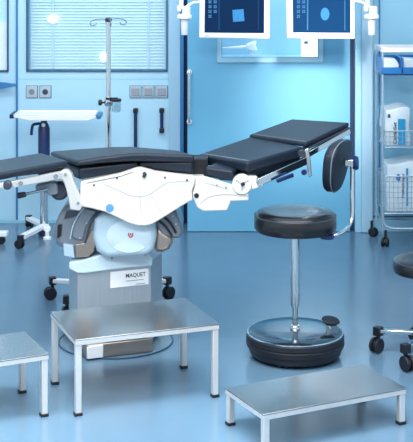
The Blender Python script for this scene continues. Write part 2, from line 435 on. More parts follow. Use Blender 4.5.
# ------------------------------------------------------------------ monitors and ceiling arms
YM = 7.6
def monitor(px0, px1, pyb, sx0, sx1, syb, name_label, sc, shape, skew):
    o = P((px0 + px1) / 2, pyb, YM)
    t = thing('monitor', name_label, 'monitor', o, 'ceiling hung monitors')
    top = -22
    q = [P(px0 + skew, top, YM), P(px1 + skew * .3, top, YM), P(px1, pyb + skew * .4, YM), P(px0, pyb - 1, YM)]
    b = MB(); b.prism(q, (0, 0.05, 0)); b.build('housing', M['white'], t, 0.008, 3)
    Y = YM - 0.002
    s4 = [P(sx0 + skew * .5, top + 8, Y), P(sx1 + skew * .2, top + 8, Y), P(sx1, syb + skew * .1, Y), P(sx0, syb - .5, Y)]
    b = MB(); b.prism(s4, (0, 0.004, 0)); s = b.build('screen', sc, t, smooth=False)
    Y -= 0.002
    b = MB()
    for r in range(7):
        for c in range(2):
            x = sx0 + 4 + 5.2 * c; y = -14 + r * 4.8
            if y > 18 or (c and y > 14): continue
            for (dx, dy_) in ((0, 0), (1.7, 0), (0, 1.7), (1.7, 1.7)):
                b.prism([P(x + dx, y + dy_, Y), P(x + dx + 1.3, y + dy_, Y), P(x + dx + 1.3, y + dy_ + 1.3, Y), P(x + dx, y + dy_ + 1.3, Y)], (0, 0.001, 0))
    b.build('icon', M['icon'], s, smooth=False)
    for x, wd in ((sx0 + 14, 1.2), (sx1 - 6, 0.8)):
        b = MB(); b.prism([P(x, -14, Y), P(x + wd, -14, Y), P(x + wd, syb - 3, Y), P(x, syb - 3, Y)], (0, 0.001, 0))
        b.build('toolbar', M['screen2'] if sc is M['screen1'] else M['icon'], s, smooth=False)
    b = MB(); b.prism([P(x, y, Y) for x, y in shape], (0, 0.001, 0)); b.build('scan_image', M['scan'], s, smooth=False)
    b = MB(); b.prism([P(px0 + 6, pyb - 3.6, YM - .001), P(px0 + 10, pyb - 3.4, YM - .001), P(px0 + 10, pyb - 2.6, YM - .001), P(px0 + 6, pyb - 2.8, YM - .001)], (0, 0.002, 0)); b.build('maker_mark', M['inkp'], t, smooth=False)
    return t
monitor(199, 270, 39, 204.5, 264, 33, 'white framed monitor with dark navy screen hanging left, showing a square blue scan', M['screen1'],
        [(232.5, 10), (243.5, 9), (244.5, 21), (233, 22)], 1.0)
monitor(287, 355, 39.5, 293, 350.5, 33, 'white framed monitor with brighter blue screen hanging right, showing an oval brain scan', M['screen2'],
        [(325 + 4.4 * math.cos(a * PI / 8), 14 + 6.4 * math.sin(a * PI / 8)) for a in range(16)], -1.0)

def pendant(px, ex, ey, label, side):
    x = XA(px, YM)
    t = thing('ceiling_pendant', label, 'ceiling arm', (x, YM, ZC), 'ceiling arms holding the monitors')
    MB().cyl((x - 0.02 , YM + 0.03, ZA(9, YM)), (x - 0.02, YM + 0.03, ZC), 0.014, 16).build('drop_tube', M['white'], t)
    MB().lathe((x, YM, ZA(35, YM)), [(0.018, 0), (0.021, 0.004), (0.024, 0.10)], 24).build('sleeve', M['white'], t)
    MB().lathe((x, YM, ZA(19.5, YM)), [(0.03, 0), (0.046, 0.008), (0.046, 0.026), (0.034, 0.034)], 28).build('collar', M['white'], t)
    MB().lathe((x + 0.012, YM, ZA(15, YM)), [(0.022, 0), (0.026, 0.01), (0.026, 0.045), (0.016, 0.055), (0, 0.057)], 24).build('pivot', M['white'], t)
    MB().box((x - 0.033, YM + 0.02, ZA(8.5, YM)), (0.026, 0.04, 0.036)).build('clamp', M['white'], t, 0.004)
    b = MB(); b.tube(smooth_path([(x + 0.012 * side, YM, ZA(7, YM)), P((px + ex) / 2, (5 + ey) / 2 - .5, YM + .01), P(ex, ey, YM + 0.02)], 5), 0.009, 10)
    b.build('arm', M['white'], t)
pendant(184.5, 200.5, 2, 'white jointed ceiling arm holding the left monitor beside the door gap', 1)
pendant(371.5, 354, 1, 'white jointed ceiling arm holding the right monitor above the wire shelf cart', -1)

# ------------------------------------------------------------------ castors
def caster(t, p, r=0.028, ztop=0.1, ang=0.0, wheelm=None, cap=True):
    """double-wheel castor standing on the floor under a bar end; p = floor point"""
    p = Vector(p); d = Vector((math.cos(ang), math.sin(ang), 0)); sd = Vector((-d.y, d.x, 0))
    b = MB()
    b.cyl((p.x, p.y, r), (p.x, p.y, ztop + 0.012), 0.009, 12)
    if cap: b.box((p.x, p.y, ztop), (0.036, 0.036, 0.04), ang)
    c = Vector((p.x, p.y, r)) + d * 0.012
    b.lathe(c - sd * 0.006, [(r * .75, 0), (r * .75, 0.012)], 16, sd)
    o = b.build('caster', M['black'], t, 0.003)
    for k in (-1, 1):
        w_ = MB(); w_.lathe(c + sd * (k * 0.014) - sd * 0.0075, [(r * .55, 0), (r * .92, 0.001), (r, 0.004), (r, 0.011), (r * .92, 0.014), (r * .3, 0.015), (0, 0.013)], 24, sd)
        w_.build('wheel', M['black'], o)
    return o

# ------------------------------------------------------------------ infusion stand
ix, iy = -0.497, 6.36
t = thing('infusion_stand', 'tall chrome infusion stand with hooks standing behind the operating table', 'infusion stand', (ix, iy, 0))
zt = ZA(21, iy); px0 = XA(108.4, iy)
ix = px0
MB().cyl((ix, iy, 0.10), (ix, iy, ZA(99, iy)), 0.0145, 16).build('lower_pole', M['chrome'], t)
MB().cyl((ix, iy, ZA(99, iy)), (ix, iy, zt), 0.0120, 16).build('upper_pole', M['chrome'], t)
MB().lathe((ix, iy, zt - 0.004), [(0.015, 0), (0.018, 0.006), (0.018, 0.016), (0.008, 0.022)], 20).build('top_cap', M['greyd'], t)
for k in range(4):
    a = math.radians(12 + 90 * k + (0 if k % 2 else 14)); d = Vector((math.cos(a), math.sin(a) , 0))
    o = Vector((ix, iy, zt + 0.008)); L = 0.088
    pts = [o + d * 0.01, o + d * 0.05 + Vector((0, 0, 0.003)), o + d * L + Vector((0, 0, -0.003)), o + d * (L + .012) + Vector((0, 0, -0.018)), o + d * (L + .002) + Vector((0, 0, -0.03)), o + d * (L - .018) + Vector((0, 0, -0.026)), o + d * (L - .024) + Vector((0, 0, -0.014))]
    MB().tube(smooth_path(pts, 4), 0.0028, 8).build('hook', M['grey'], t)
zc = ZA(99, iy)
b = MB(); b.lathe((ix, iy, zc - 0.035), [(0.017, 0), (0.020, 0.004), (0.020, 0.04), (0.016, 0.046)], 20); col_ = b.build('pole_collar', M['chrome'], t)
b = MB(); b.cyl((ix - 0.018, iy, ZA(102.5, iy)), (ix - 0.034, iy, ZA(102.5, iy)), 0.005, 10); b.lathe((ix - 0.052, iy, ZA(102.5, iy)), [(0.010, 0), (0.015, 0.003), (0.015, 0.017), (0.008, 0.02)], 16, (1, 0, 0)); b.build('knob', M['black'], col_)
b = MB(); b.bar((ix - 0.012, iy - 0.018, zc + .004), (ix + 0.05, iy - 0.018, zc + .004), 0.012, 0.012); b.build('clamp_bar', M['black'], t, 0.002)
for k in range(5):
    a = math.radians(90 + 72 * k); e = Vector((ix + 0.315 * math.cos(a), iy + 0.315 * math.sin(a), 0))
    MB().bar((ix + .015 * math.cos(a), iy + .015 * math.sin(a), 0.105), (e.x, e.y, 0.098), 0.032, 0.022).build('base_arm', M['white'], t, 0.004)
    caster(t, e, 0.033, 0.098, a + 0.6)
MB().lathe((ix, iy, 0.088), [(0.05, 0), (0.05, 0.03), (0.02, 0.045)], 24).build('base_hub', M['white'], t)
jc = Vector((XA(116.6, iy), iy - 0.018, 0))
t = thing('drip_jar', 'small clear jar with black lid clamped to the infusion stand', 'jar', (jc.x, jc.y, ZA(111, iy)))
MB().lathe((jc.x, jc.y, ZA(111.5, iy)), [(0, 0), (0.019, 0), (0.022, 0.006), (0.023, 0.052), (0.021, 0.052), (0.020, 0.008), (0, 0.004)], 24).build('jar_body', M['jar'], t)
MB().lathe((jc.x, jc.y, ZA(101, iy)), [(0.024, 0), (0.026, 0.002), (0.026, 0.011), (0.022, 0.014)], 24).build('lid', M['black'], t)

# ------------------------------------------------------------------ instrument table (left, behind)
my = 7.95; mx = XA(44, my)
t = thing('instrument_table', 'white instrument table on navy lift column standing before the left wall', 'instrument table', (mx, my, 0))
y0, y1 = my - 0.13, my + 0.09
zt = ZA(121, y0) + 0.034
x0, x1 = XA(13.5, y0), XA(96, y0)
b = MB(); b.prism([(x0, y0, zt - .012), (x0 + .1, y0, zt - .034), (x1 - .05, y0, zt - .034), (x1, y0, zt - .012), (x1, y0, zt - .002), (x0, y0, zt - .002)], (0, y1 - y0, 0)); tr = b.build('tray', M['white'], t, 0.004)
b = MB()
b.ext(x0, x1, y0, y0 + 0.012, zt - 0.004, zt + 0.008); b.ext(x0, x1, y1 - 0.012, y1, zt - 0.004, zt + 0.008)
b.ext(x0, x0 + 0.012, y0, y1, zt - 0.004, zt + 0.008); b.ext(x1 - 0.012, x1, y0, y1, zt - 0.004, zt + 0.008)
b.build('tray_rim', M['white'], tr, 0.003)
MB().ext(x0 - 0.03, x0, y0 + .02, y0 + .2, zt - 0.022, zt + 0.006).build('end_grip', M['navy'], t, 0.006)
MB().ext(x1, x1 + 0.028, y0 + .02, y0 + .2, zt - 0.026, zt + 0.002).build('end_grip', M['lever'], t, 0.006)
ly = my
MB().lathe((mx, ly, ZA(184, ly)), [(0.036, 0), (0.038, 0.01), (0.038, ZA(128, ly) - ZA(184, ly)), (0.028, ZA(124, ly) - ZA(184, ly)), (0.022, ZA(123, ly) - ZA(184, ly))], 28).build('lift_sleeve', M['navy'], t)
MB().lathe((mx, ly, ZA(125, ly)), [(0.02, 0), (0.021, 0.02), (0.021, zt - 0.024 - ZA(125, ly))], 20).build('upper_column', M['greyd'], t)
MB().lathe((mx, ly - .024, ZA(124.5, ly)), [(0, 0.012), (0.012, 0.008), (0.014, 0), (0.012, -0.008)], 16, (0, -1, 0)).build('release_button', M['white'], t)
b = MB(); b.tube(smooth_path([P(40, 123.5, ly - .03), P(36, 124, ly - .05), P(33, 125, ly - .05), P(31.8, 129, ly - .05), P(31.3, 135, ly - .05)], 5), 0.0095, 10); b.build('pump_lever', M['navy'], t)
MB().cyl((mx, ly, 0.07), (mx, ly, ZA(184, ly)), 0.027, 24).build('lower_column', M['chrome'], t)
b = MB(); b.lathe((mx, ly, ZA(231, ly) - .02), [(0.04, 0), (0.034, 0.03)], 20); b.build('column_foot', M['navy'], t)
f1 = F(21, 248.5); f2 = F(47, 240)
f2 = Vector((mx + 0.035, 7.84, 0))
MB().bar((mx + .01, ly + .01, 0.062), (f1.x, f1.y, 0.068), 0.045, 0.026).build('base_leg', M['white'], t, 0.005)
MB().bar((mx, ly + .01, 0.062), (f2.x, f2.y, 0.062), 0.045, 0.026).build('base_leg', M['white'], t, 0.005)
f3 = Vector((mx - 0.13, 8.17, 0)); MB().bar((mx, ly, 0.062), (f3.x, f3.y, 0.062), 0.045, 0.026).build('base_leg', M['white'], t, 0.005)
caster(t, f1, 0.027, 0.062, 2.6); caster(t, f3, 0.024, 0.062, 1.2); MB().lathe((f2.x, f2.y, 0), [(0.026, 0), (0.026, 0.012), (0.014, 0.02), (0.014, 0.052)], 20).build('levelling_foot', M['white'], t)

# wheeled stand whose foot enters at the left edge
f = F(3, 243.5)
t = thing('wheeled_stand', 'white wheeled stand foot with one black castor at the left edge', 'stand', (f.x - 0.2, f.y, 0))
MB().bar((f.x - 0.36, f.y + .02, 0.062), (f.x + 0.03, f.y, 0.062), 0.06, 0.03).build('base_leg', M['white'], t, 0.005)
MB().bar((f.x - 0.2, f.y - .16, 0.062), (f.x - 0.2, f.y + .18, 0.062), 0.06, 0.03).build('base_leg', M['white'], t, 0.005)
MB().cyl((f.x - 0.2, f.y + .01, 0.062), (f.x - 0.2, f.y + .01, 0.9), 0.02).build('pole', M['chrome'], t)
for q in ((0, 0), (-0.34, 0.02), (-0.2, -.14), (-0.2, .16)): caster(t, (f.x + q[0], f.y + q[1], 0), 0.024, 0.05, 3.6, cap=False)

# ------------------------------------------------------------------ operating table
t = thing('operating_table', 'large operating table with black segmented pads and white side panel on steel column', 'operating table', (XA(116, 5.76), 5.76, 0))
OT = t

def pad(name, NL, NR, FR, FL, tl, tr=None, m='pad', bevel=0.012, parent=None):
    """upholstered slab from its four upper corners (column, row, distance); tl/tr thickness at its two ends"""
    tr = tl if tr is None else tr
    top = [P(*NL), P(*NR), P(*FR), P(*FL)]; dn = [tl, tr, tr, tl]
    bot = [p - Vector((0, 0, d)) for p, d in zip(top, dn)]
    b = MB(); b.poly(top + bot, [(0, 1, 2, 3), (7, 6, 5, 4), (0, 4, 5, 1), (1, 5, 6, 2), (2, 6, 7, 3), (3, 7, 4, 0)])
    return b.build(name, M[m], parent or OT, bevel, 4)

pad('headrest_pad', (-30, 178, 5.16), (68.5, 160.3, 5.44), (42, 152.6, 5.86), (-60, 170, 5.6), 0.034, 0.03)
bn = [P(76.5, 161.0, 5.45), P(100, 157, 5.46), P(130, 153.2, 5.49), P(145, 153.0, 5.50), P(170, 154, 5.51), P(195, 155, 5.52)]
bf = [P(50, 151.3, 5.88), P(75, 149.3, 5.89), P(112, 146.8, 5.92), P(130, 146.6, 5.92), P(155, 148.5, 5.92), P(178, 150.5, 5.92)]
bt = [0.024, 0.028, 0.036, 0.038, 0.036, 0.033]
b = MB(); k = len(bn); pts = []
for a_, c_, d_ in zip(bn, bf, bt):
    dz = Vector((0, 0, d_)); pts += [a_, c_, c_ - dz, a_ - dz]
fs = [(3, 2, 1, 0), tuple(4 * (k - 1) + q for q in range(4))]
for i in range(k - 1):
    for q in range(4): fs.append((4 * i + q, 4 * i + (q + 1) % 4, 4 * i + 4 + (q + 1) % 4, 4 * i + 4 + q))
b.poly(pts, fs); b.build('back_pad', M['pad'], OT, 0.014, 4)
pad('back_cushion', (79, 168, 5.48), (138, 161.5, 5.53), (128, 155, 5.9), (56, 158, 5.88), 0.054, 0.036)
pad('seat_cushion', (139.5, 161.5, 5.53), (193.3, 161.5, 5.53), (178, 157, 5.9), (129, 155, 5.9), 0.036, 0.06)
pad('thigh_pad', (197.5, 154.5, 5.76), (247.5, 162.0, 5.46), (304, 146.5, 5.70), (252, 136, 6.0), 0.046, 0.046)
pad('pelvic_cushion', (205, 166.5, 5.50), (233, 170.5, 5.475), (245, 165, 5.66), (217, 161, 5.68), 0.046, 0.050)
pad('thigh_cushion', (217, 165, 5.72), (244, 170.5, 5.50), (302, 152, 5.71), (256, 142, 5.97), 0.075, 0.056, bevel=0.02)
pad('foot_pad', (249, 134.6, 5.99), (305.5, 143, 5.70), (349.5, 122.3, 5.90), (292, 118.8, 6.17), 0.021, 0.021, bevel=0.008)
# pale piping on the pad edges
def piping(NL, NR, FR, FL, ins, rad):
    nl, nr, fr_, fl = [P(*q) for q in (NL, NR, FR, FL)]
    a = nl + (fl - nl).normalized() * ins; e = nr + (fr_ - nr).normalized() * ins
    pts = [a.lerp(e, 0.04 + 0.92 * k / 8) + Vector((0, 0, 0.0008)) for k in range(9)]
    MB().tube(pts, rad, 8).build('piping', M['padedge'], OT)
piping((197.5, 154.5, 5.76), (247.5, 162.0, 5.46), (304, 146.5, 5.70), (252, 136, 6.0), 0.018, 0.0028)
piping((249, 134.6, 5.99), (305.5, 143, 5.70), (349.5, 122.3, 5.90), (292, 118.8, 6.17), 0.014, 0.0022)

# white side panel
YB = 5.47
body = [(80.5, 181.5), (100, 177.8), (120, 173.8), (136.5, 168.3), (141.5, 168.3), (155, 172), (175, 174.6), (195, 176.5), (194.5, 184), (192, 190), (193, 200), (187, 203),
        (174, 211), (163, 218), (152, 224.5), (145, 226), (137, 225.8), (128, 223), (116, 217), (105, 212), (90, 208.3), (77.5, 206.5), (80, 196)]
b = MB(); b.prism([P(x, y, YB) for x, y in body], (0, 0.05, 0)); sp = b.build('side_panel', M['whiteb'], OT, 0.007, 3)
def onb(pts, Y=YB - 0.001): return [P(x, y, Y) for x, y in pts]
b = MB()
b.tube(smooth_path(onb([(104, 184), (118, 190), (130, 195), (140, 196.5), (150, 194), (160, 187), (170, 182), (190, 181.5)]), 5), 0.0016, 6)
b.tube(onb([(140, 183), (140.3, 200), (141, 217)]), 0.0013, 6); b.tube(onb([(150, 194), (157, 204), (163, 215)]), 0.0013, 6)
b.build('panel_seam', M['line'], sp)
b = MB(); b.tube(onb([(86, 183.2), (100, 180.4), (120, 176.4), (133, 172)]), 0.0014, 6); b.build('panel_seam', M['greyd'], sp)
def disc(name, px, py, Y, r, m, parent, th=0.006):
    return MB().lathe(P(px, py, Y), [(r, 0), (r, th * .6), (r * .8, th), (0, th)], 20, (0, -1, 0)).build(name, M[m], parent)
disc('blue_marker', 109.8, 208, YB, 0.0185, 'bdot', sp, 0.002)
for x, y in ((94, 185), (117, 178), (165, 177.5), (187, 180)): disc('bolt', x, y, YB, 0.0045, 'greyd', sp)
b = MB(); b.box(P(144.5, 175.3, YB - .006), (0.014, 0.014, 0.02), m=Matrix.Rotation(0.5, 3, 'Y')); b.lathe(P(144.5, 173.3, YB - .004), [(0.008, 0), (0.008, 0.012)], 12, (0, -1, 0)); b.build('locking_knob', M['greyd'], sp, 0.002)
b = MB(); b.ext(XA(146, 5.6), XA(152, 5.6), 5.53, 5.6, ZA(170, 5.55), ZA(165, 5.55)); b.build('hinge', M['greyd'], OT, 0.003)
# second half of the same frame, far side rail
MB().bar(P(90, 165, 5.92), P(190, 163, 5.92), 0.012, 0.03).build('side_rail', M['chrome'], OT, 0.002)

# right joint block
blk = [(195.6, 178), (203, 176.5), (230, 184.5), (236, 187), (248, 189), (249, 201), (231, 201.5), (227.5, 211), (203, 211.5), (197, 207.5), (193.6, 199), (193, 193), (195.5, 185)]
b = MB(); b.prism([P(x, y, YB - 0.015) for x, y in blk], (0, 0.035, 0)); jb = b.build('joint_block', M['whiteb'], OT, 0.008, 3)
b = MB(); b.prism([P(x, y, YB - 0.019) for x, y in [(204, 178.5), (229, 186), (229, 189), (204, 182)]], (0, 0.006, 0)); b.build('slot_plate', M['white'], jb, 0.001)
disc('bolt', 196.5, 195.5, YB - .016, 0.011, 'black', jb)
for x, y in ((217, 185), (226, 187)): disc('bolt', x, y, YB - .02, 0.004, 'grey', jb)
b = MB(); b.tube(smooth_path([P(x, y, YB - .0155) for x, y in [(200, 204), (207, 198), (220, 194.5), (240, 195), (248, 196)]], 5), 0.0022, 6); b.build('panel_seam', M['line'], jb)
MB().ext(XA(186, 5.54), XA(204, 5.54), 5.525, 5.6, ZA(198, 5.54), ZA(176, 5.54)).build('hinge_core', M['whiteb'], OT, 0.004)
MB().ext(XA(190, 5.6), XA(208, 5.6), 5.585, 5.7, ZA(176, 5.6), ZA(158, 5.6)).build('hinge', M['black'], OT, 0.004)
hub = MB().lathe(P(242, 183.5, YB + .01), [(0.044, 0), (0.044, 0.03), (0.04, 0.036), (0.034, 0.036), (0.033, 0.033), (0, 0.035)], 36, (0, -1, 0)).build('joint_hub', M['whiteb'], OT)
b = MB()
for k in range(3):
    a = 0.5 + k * PI / 3 * 2
    b.tube([P(242, 183.5, YB - .0265) + Vector((math.cos(a), 0, math.sin(a))) * r for r in (0.01, 0.032)], 0.002, 6)
b.build('hub_spoke', M['line'], hub)
MB().box(P(242.8, 184, YB - .03), (0.017, 0.02, 0.013), m=Matrix.Rotation(-0.5, 3, 'Y')).build('hub_lock', M['black'], hub, 0.003)
b = MB(); b.prism([P(x, y, YB + .01) for x, y in [(246, 176), (256, 177), (262, 182), (263, 186), (256, 189), (247, 191)]], (0, 0.05, 0)); b.build('joint_arm', M['white'], OT, 0.006, 3)
disc('bolt', 258, 182, YB + .009, 0.008, 'grey', OT)
# right side rails under leg pads
b = MB(); b.bar(P(257, 182.5, 5.475), P(308, 159.5, 5.69), 0.02, 0.036); b.build('side_rail', M['chrome'], OT, 0.003)
b = MB(); b.bar(P(303, 157, 5.70), P(349, 131, 5.90), 0.02, 0.026); b.build('side_rail', M['chrome'], OT, 0.003)
b = MB(); b.bar(P(303, 149.5, 5.72), P(348, 128, 5.905), 0.03, 0.012); b.build('pad_frame', M['greyd'], OT, 0.003)
b = MB(); b.bar(P(277, 181, 5.52), P(293, 175, 5.58), 0.014, 0.018); b.build('release_grip', M['navy'], OT, 0.004)
b = MB(); b.prism([P(x, y, 5.67) for x, y in [(304.5, 150), (308.5, 148), (310.5, 158), (312, 176), (309, 178), (307, 166)]], (0, 0.02, 0)); lk = b.build('hinge_bracket', M['chrome'], OT, 0.003)
b = MB(); b.lathe(P(304, 172, 5.67), [(0.012, 0), (0.014, 0.006), (0.010, 0.02)], 18, (0, -1, 0)); b.build('bracket_knob', M['navy'], lk)
b = MB(); b.lathe(P(301.5, 153, 5.69), [(0.018, 0), (0.018, 0.02), (0.013, 0.024), (0.012, 0.02), (0, 0.02)], 24, (0, -1, 0)); b.build('hinge_ring', M['greyd'], lk)

# left arm and head-section rail
arm_o = [(59, 172.5), (63, 169.5), (68, 170.5), (71.5, 174), (74, 182), (78, 194), (82.5, 206), (80, 211), (70, 210), (68, 198), (65.5, 188), (63, 181), (58, 179)]
b = MB(); b.prism([P(x, y, 5.42) for x, y in arm_o], (0, 0.05, 0)); a1 = b.build('curved_arm', M['steel'], OT, 0.006, 3)
for x, y in ((65.5, 174.5), (78, 203)): disc('bolt', x, y, 5.419, 0.006, 'grey', a1)
b = MB(); b.prism([P(10, 181.5, 5.28), P(30, 178, 5.32), P(62, 171, 5.42), P(65, 176, 5.42), P(62, 179, 5.42), P(30, 185, 5.32), P(14, 188, 5.28)], (0, 0.03, 0)); r1 = b.build('side_rail', M['steel'], OT, 0.004)
for x, y, Y in ((21, 183, 5.295), (56, 176, 5.395)): disc('bolt', x, y, Y, 0.009, 'grey', r1, 0.012)
b = MB(); b.bar(P(-25, 189, 5.2), P(12, 183.5, 5.285), 0.03, 0.024); b.build('rail_end', M['steel'], OT, 0.004)
b = MB(); b.lathe(P(8, 184.5, 5.27), [(0.019, 0), (0.019, 0.02), (0.012, 0.026)], 20, (0, -1, 0)); b.build('rail_clamp', M['greyd'], OT)
MB().bar(P(-20, 178.5, 5.3), P(66, 167.5, 5.5), 0.06, 0.014).build('pad_frame', M['greyd'], OT, 0.003)
b = MB(); b.prism([P(x, y, 5.44) for x, y in [(35, 186), (52, 182), (57, 184), (58, 194), (50, 196), (44, 192), (36, 192)]], (0, 0.06, 0)); b.build('drive_housing', M['grey'], OT, 0.005)
b = MB(); b.lathe(P(60, 190, 5.50), [(0.036, 0), (0.042, 0.006), (0.042, 0.02), (0.03, 0.03), (0, 0.03)], 28, (0, -1, 0)); b.build('drive_knuckle', M['greyd'], OT)
b = MB(); b.tube([P(47, 189.5, 5.43), P(25, 194.2, 5.36)], 0.006, 8); lv = b.build('tilt_lever', M['chrome'], OT)
b = MB(); b.tube([P(26, 194, 5.362), P(24, 194.6, 5.36), P(20, 195.4, 5.35), P(17.8, 195.6, 5.345)], 0.011, 12, r2=0.014); b.build('lever_grip', M['black'], lv, 0.003)

# pivot housing: pale central barrel, shell covers at both sides
yf = 5.50
b = MB(); b.prism([P(x, y, yf + .026) for x, y in [(94, 220), (100, 212), (148, 212), (155, 220), (156.5, 236), (154, 250), (147, 257), (106, 259), (96, 252), (92, 238)]], (0, 0.40, 0)); b.build('pivot_barrel', M['pale'], OT, 0.03, 5)
b = MB(); b.lathe(P(129, 236.5, yf + .028), [(0.086, -0.012), (0.086, 0.002), (0.083, 0.0045), (0, 0.007)], 48, (0, -1, 0), 1.16, 0.86); hf = b.build('pivot_face', M['paleb'], OT)
# small red shield mark
mk = P(130.6, 235, yf + .019)
b = MB(); q = 0.0085
b.tube(smooth_path([mk + Vector((-q, 0, q)), mk + Vector((-q, 0, -q * .3)), mk + Vector((0, 0, -q * 1.2)), mk + Vector((q, 0, -q * .3)), mk + Vector((q, 0, q))], 4), 0.0026, 8)
b.tube([mk + Vector((0, 0, q * .9)), mk + Vector((0, 0, 0))], 0.0024, 8)
b.build('shield_mark', M['red'], hf)

def shell(name, pts, Y, d, m, parent, bevel=0.012):
    b = MB(); b.prism([P(x, y, Y) for x, y in pts], (0, d, 0)); return b.build(name, M[m], parent, bevel, 4)
lc = shell('left_shell_cover', [(70, 202), (84, 205), (100, 209), (106, 214), (101, 220), (97, 228), (94, 238), (92, 248), (84, 257), (72, 257), (64, 250), (56, 245), (52.5, 237), (53.5, 227), (58, 216), (63, 208)], 5.56, 0.34, 'grey', OT, 0.03)
shell('shell_band', [(84, 208), (97, 211), (91, 219), (86, 228), (83, 240), (76, 240), (71, 236), (74, 225), (79, 215)], 5.545, 0.03, 'grey', lc, 0.008)
b = MB(); b.tube(smooth_path([P(84, 208, 5.545), P(78, 216, 5.543), P(73, 226, 5.542), (P(70, 239, 5.542))], 5), 0.0035, 8); b.build('shell_ridge', M['pale'], lc)
b = MB(); b.tube(smooth_path([P(99, 211, 5.545), P(92, 221, 5.543), P(88, 232, 5.542), (P(85, 243, 5.542))], 5), 0.0045, 8); b.build('shell_ridge', M['greyd'], lc)
shell('shell_slot', [(57.5, 225), (62, 224.5), (61, 236), (57, 238.5)], 5.552, 0.02, 'black', lc, 0.002)
shell('shell_window', [(66, 211), (80, 209), (76, 216), (64, 219)], 5.552, 0.02, 'greyd', lc, 0.003)
for x, y in ((87, 223), (80, 238)): disc('bolt', x, y, 5.545, 0.0035, 'pale', lc)
lp = shell('lower_shell_panel', [(75, 244), (84, 243), (91, 231), (96, 229), (96.5, 240), (94, 252), (88, 257), (75, 258)], 5.548, 0.06, 'bronze', OT, 0.006)
shell('corner_block', [(63, 244), (73, 245.5), (74.5, 258), (64, 256)], 5.54, 0.06, 'pale', OT, 0.004)
rc = shell('right_shell_cover', [(154, 219), (172, 208), (176, 211), (180, 222), (182.5, 232), (181, 239), (172, 239), (160, 236), (155, 228)], 5.58, 0.3, 'grey', OT, 0.02)
for k in range(2):
    b = MB(); b.tube(smooth_path([P(158 + 6 * k, 220 - 3 * k, 5.575), P(166 + 5 * k, 227 - 3 * k, 5.573), P(172 + 4 * k, 236 - 3 * k, 5.573)], 5), 0.0055, 8); b.build('shell_ridge', M['black'], rc)
for x, y in ((173, 216), (176, 224)): disc('bolt', x, y, 5.58, 0.004, 'pale', rc)
shell('right_lower_shell', [(157, 226), (163, 232), (172, 237), (173, 243), (169, 250), (163, 253), (154, 253), (154, 238)], 5.575, 0.25, 'bronze', OT, 0.02)

# collar
b = MB(); q = [(69, 262.5), (84, 260.5), (98, 255.5), (110, 252), (148, 251), (152.5, 259), (152.5, 266), (130, 268), (108, 270.5), (85, 273.5), (77.5, 273), (69, 269)]
b.prism([P(x, y, 5.52 + (x - 77) * 0.0016 if x > 77 else 5.53) for x, y in q], (0, 0.40, 0)); cl = b.build('column_collar', M['paleb'], OT, 0.006, 3)
for x, y in ((112, 258), (145, 254.5)): disc('bolt', x, y, 5.52 + (x - 77) * 0.0016, 0.005, 'grey', cl)
# column
plan = [(69, 5.74), (77.5, 5.535), (151, 5.665), (162, 5.83), (157, 5.95), (80, 5.95)]
zt_, zb_ = ZA(264, 5.6), 0.03
b = MB(); b.prism([(XA(x, Y), Y, zb_) for x, Y in plan], (0, 0, zt_ - zb_)); cm = b.build('column', M['steelc'], OT, 0.004, smooth=False)
# name plate on the column front
def onc(px, py, off=0.0):
    Y = 5.535 + (px - 77.5) * (5.665 - 5.535) / 73.5 - off
    return P(px, py, Y)
u_ = (onc(148, 270) - onc(110, 270)); u_.z = 0; u_.normalize()
nrm = Vector((u_.y, -u_.x, 0))
pl = [onc(110.3, 272.5), onc(148.3, 267.6), onc(148.3, 284), onc(110.3, 288)]
zA, zB = (pl[0].z + pl[1].z) / 2, (pl[2].z + pl[3].z) / 2
pp = [Vector((p.x, p.y, z)) + nrm * 0.0005 for p, z in zip(pl, (zA, zA, zB, zB))]
b = MB(); b.prism(pp, nrm * 0.003); np_ = b.build('name_plate', M['white'], OT, smooth=False)
og = onc(125.5, 275); og.z = zA - 0.036; og += nrm * 0.0042
text('plate_lettering', 'MAQUET', og, u_, (0, 0, 1), 0.022, M['ink'], np_, 0.095)
og2 = og - Vector((0, 0, 0.011)); text('plate_lettering', 'SURGICAL TABLES', og2, u_, (0, 0, 1), 0.006, M['inkp'], np_, 0.088)
bpy.data.objects.remove(bpy.data.objects['plate_lettering.001'])
b = MB()
for (o_, L_, dz) in ((0, 0.085, 0.012), (0.048, 0.045, 0.03)):
    s_ = og + u_ * o_ - Vector((0, 0, dz)); b.bar(s_, s_ + u_ * L_, 0.001, 0.003)
b.build('small_print', M['inkp'], np_, smooth=False)
# foot of the table
fa, fb = F(87, 361), F(153, 353)
dv = Vector((fb.x - fa.x, fb.y - fa.y, 0)); nv = Vector((-dv.y, dv.x, 0)).normalized()
base = [fa, fa + dv * 0.24, fb, fb + nv * 0.30, fa + nv * 0.32]
b = MB(); b.prism([p + Vector((0, 0, 0.006)) for p in base], (0, 0, 0.062)); b.build('foot', M['bronze'], OT, 0.004)
b = MB(); b.prism([p + nv * 0.012 + Vector((0, 0, 0.068)) for p in [fa + dv * .3, fb - dv * .06, fb + nv * .2 - dv * .06, fa + nv * .2 + dv * .3]], (0, 0, 0.02)); b.build('foot_seal', M['black'], OT, 0.003)
b = MB(); q0 = fa - nv * .004 + Vector((0, 0, .008)); b.prism([q0, q0 + dv * .24, q0 + dv * .24 + Vector((0, 0, .058)), q0 + Vector((0, 0, .054))], nv * .02); b.build('foot_plate', M['white'], OT, 0.003)
dc = F(116, 341)
MB().lathe((dc.x, dc.y, 0.0), [(0.262, 0), (0.262, 0.004), (0, 0.004)], 64).build('floor_disc', M['disc'], OT)
b = MB(); b.tube([(dc.x + 0.264 * math.cos(2 * PI * i / 64), dc.y + 0.264 * math.sin(2 * PI * i / 64), 0.004) for i in range(64)], 0.004, 8, closed=True); b.build('disc_rim', M['frame'], OT)

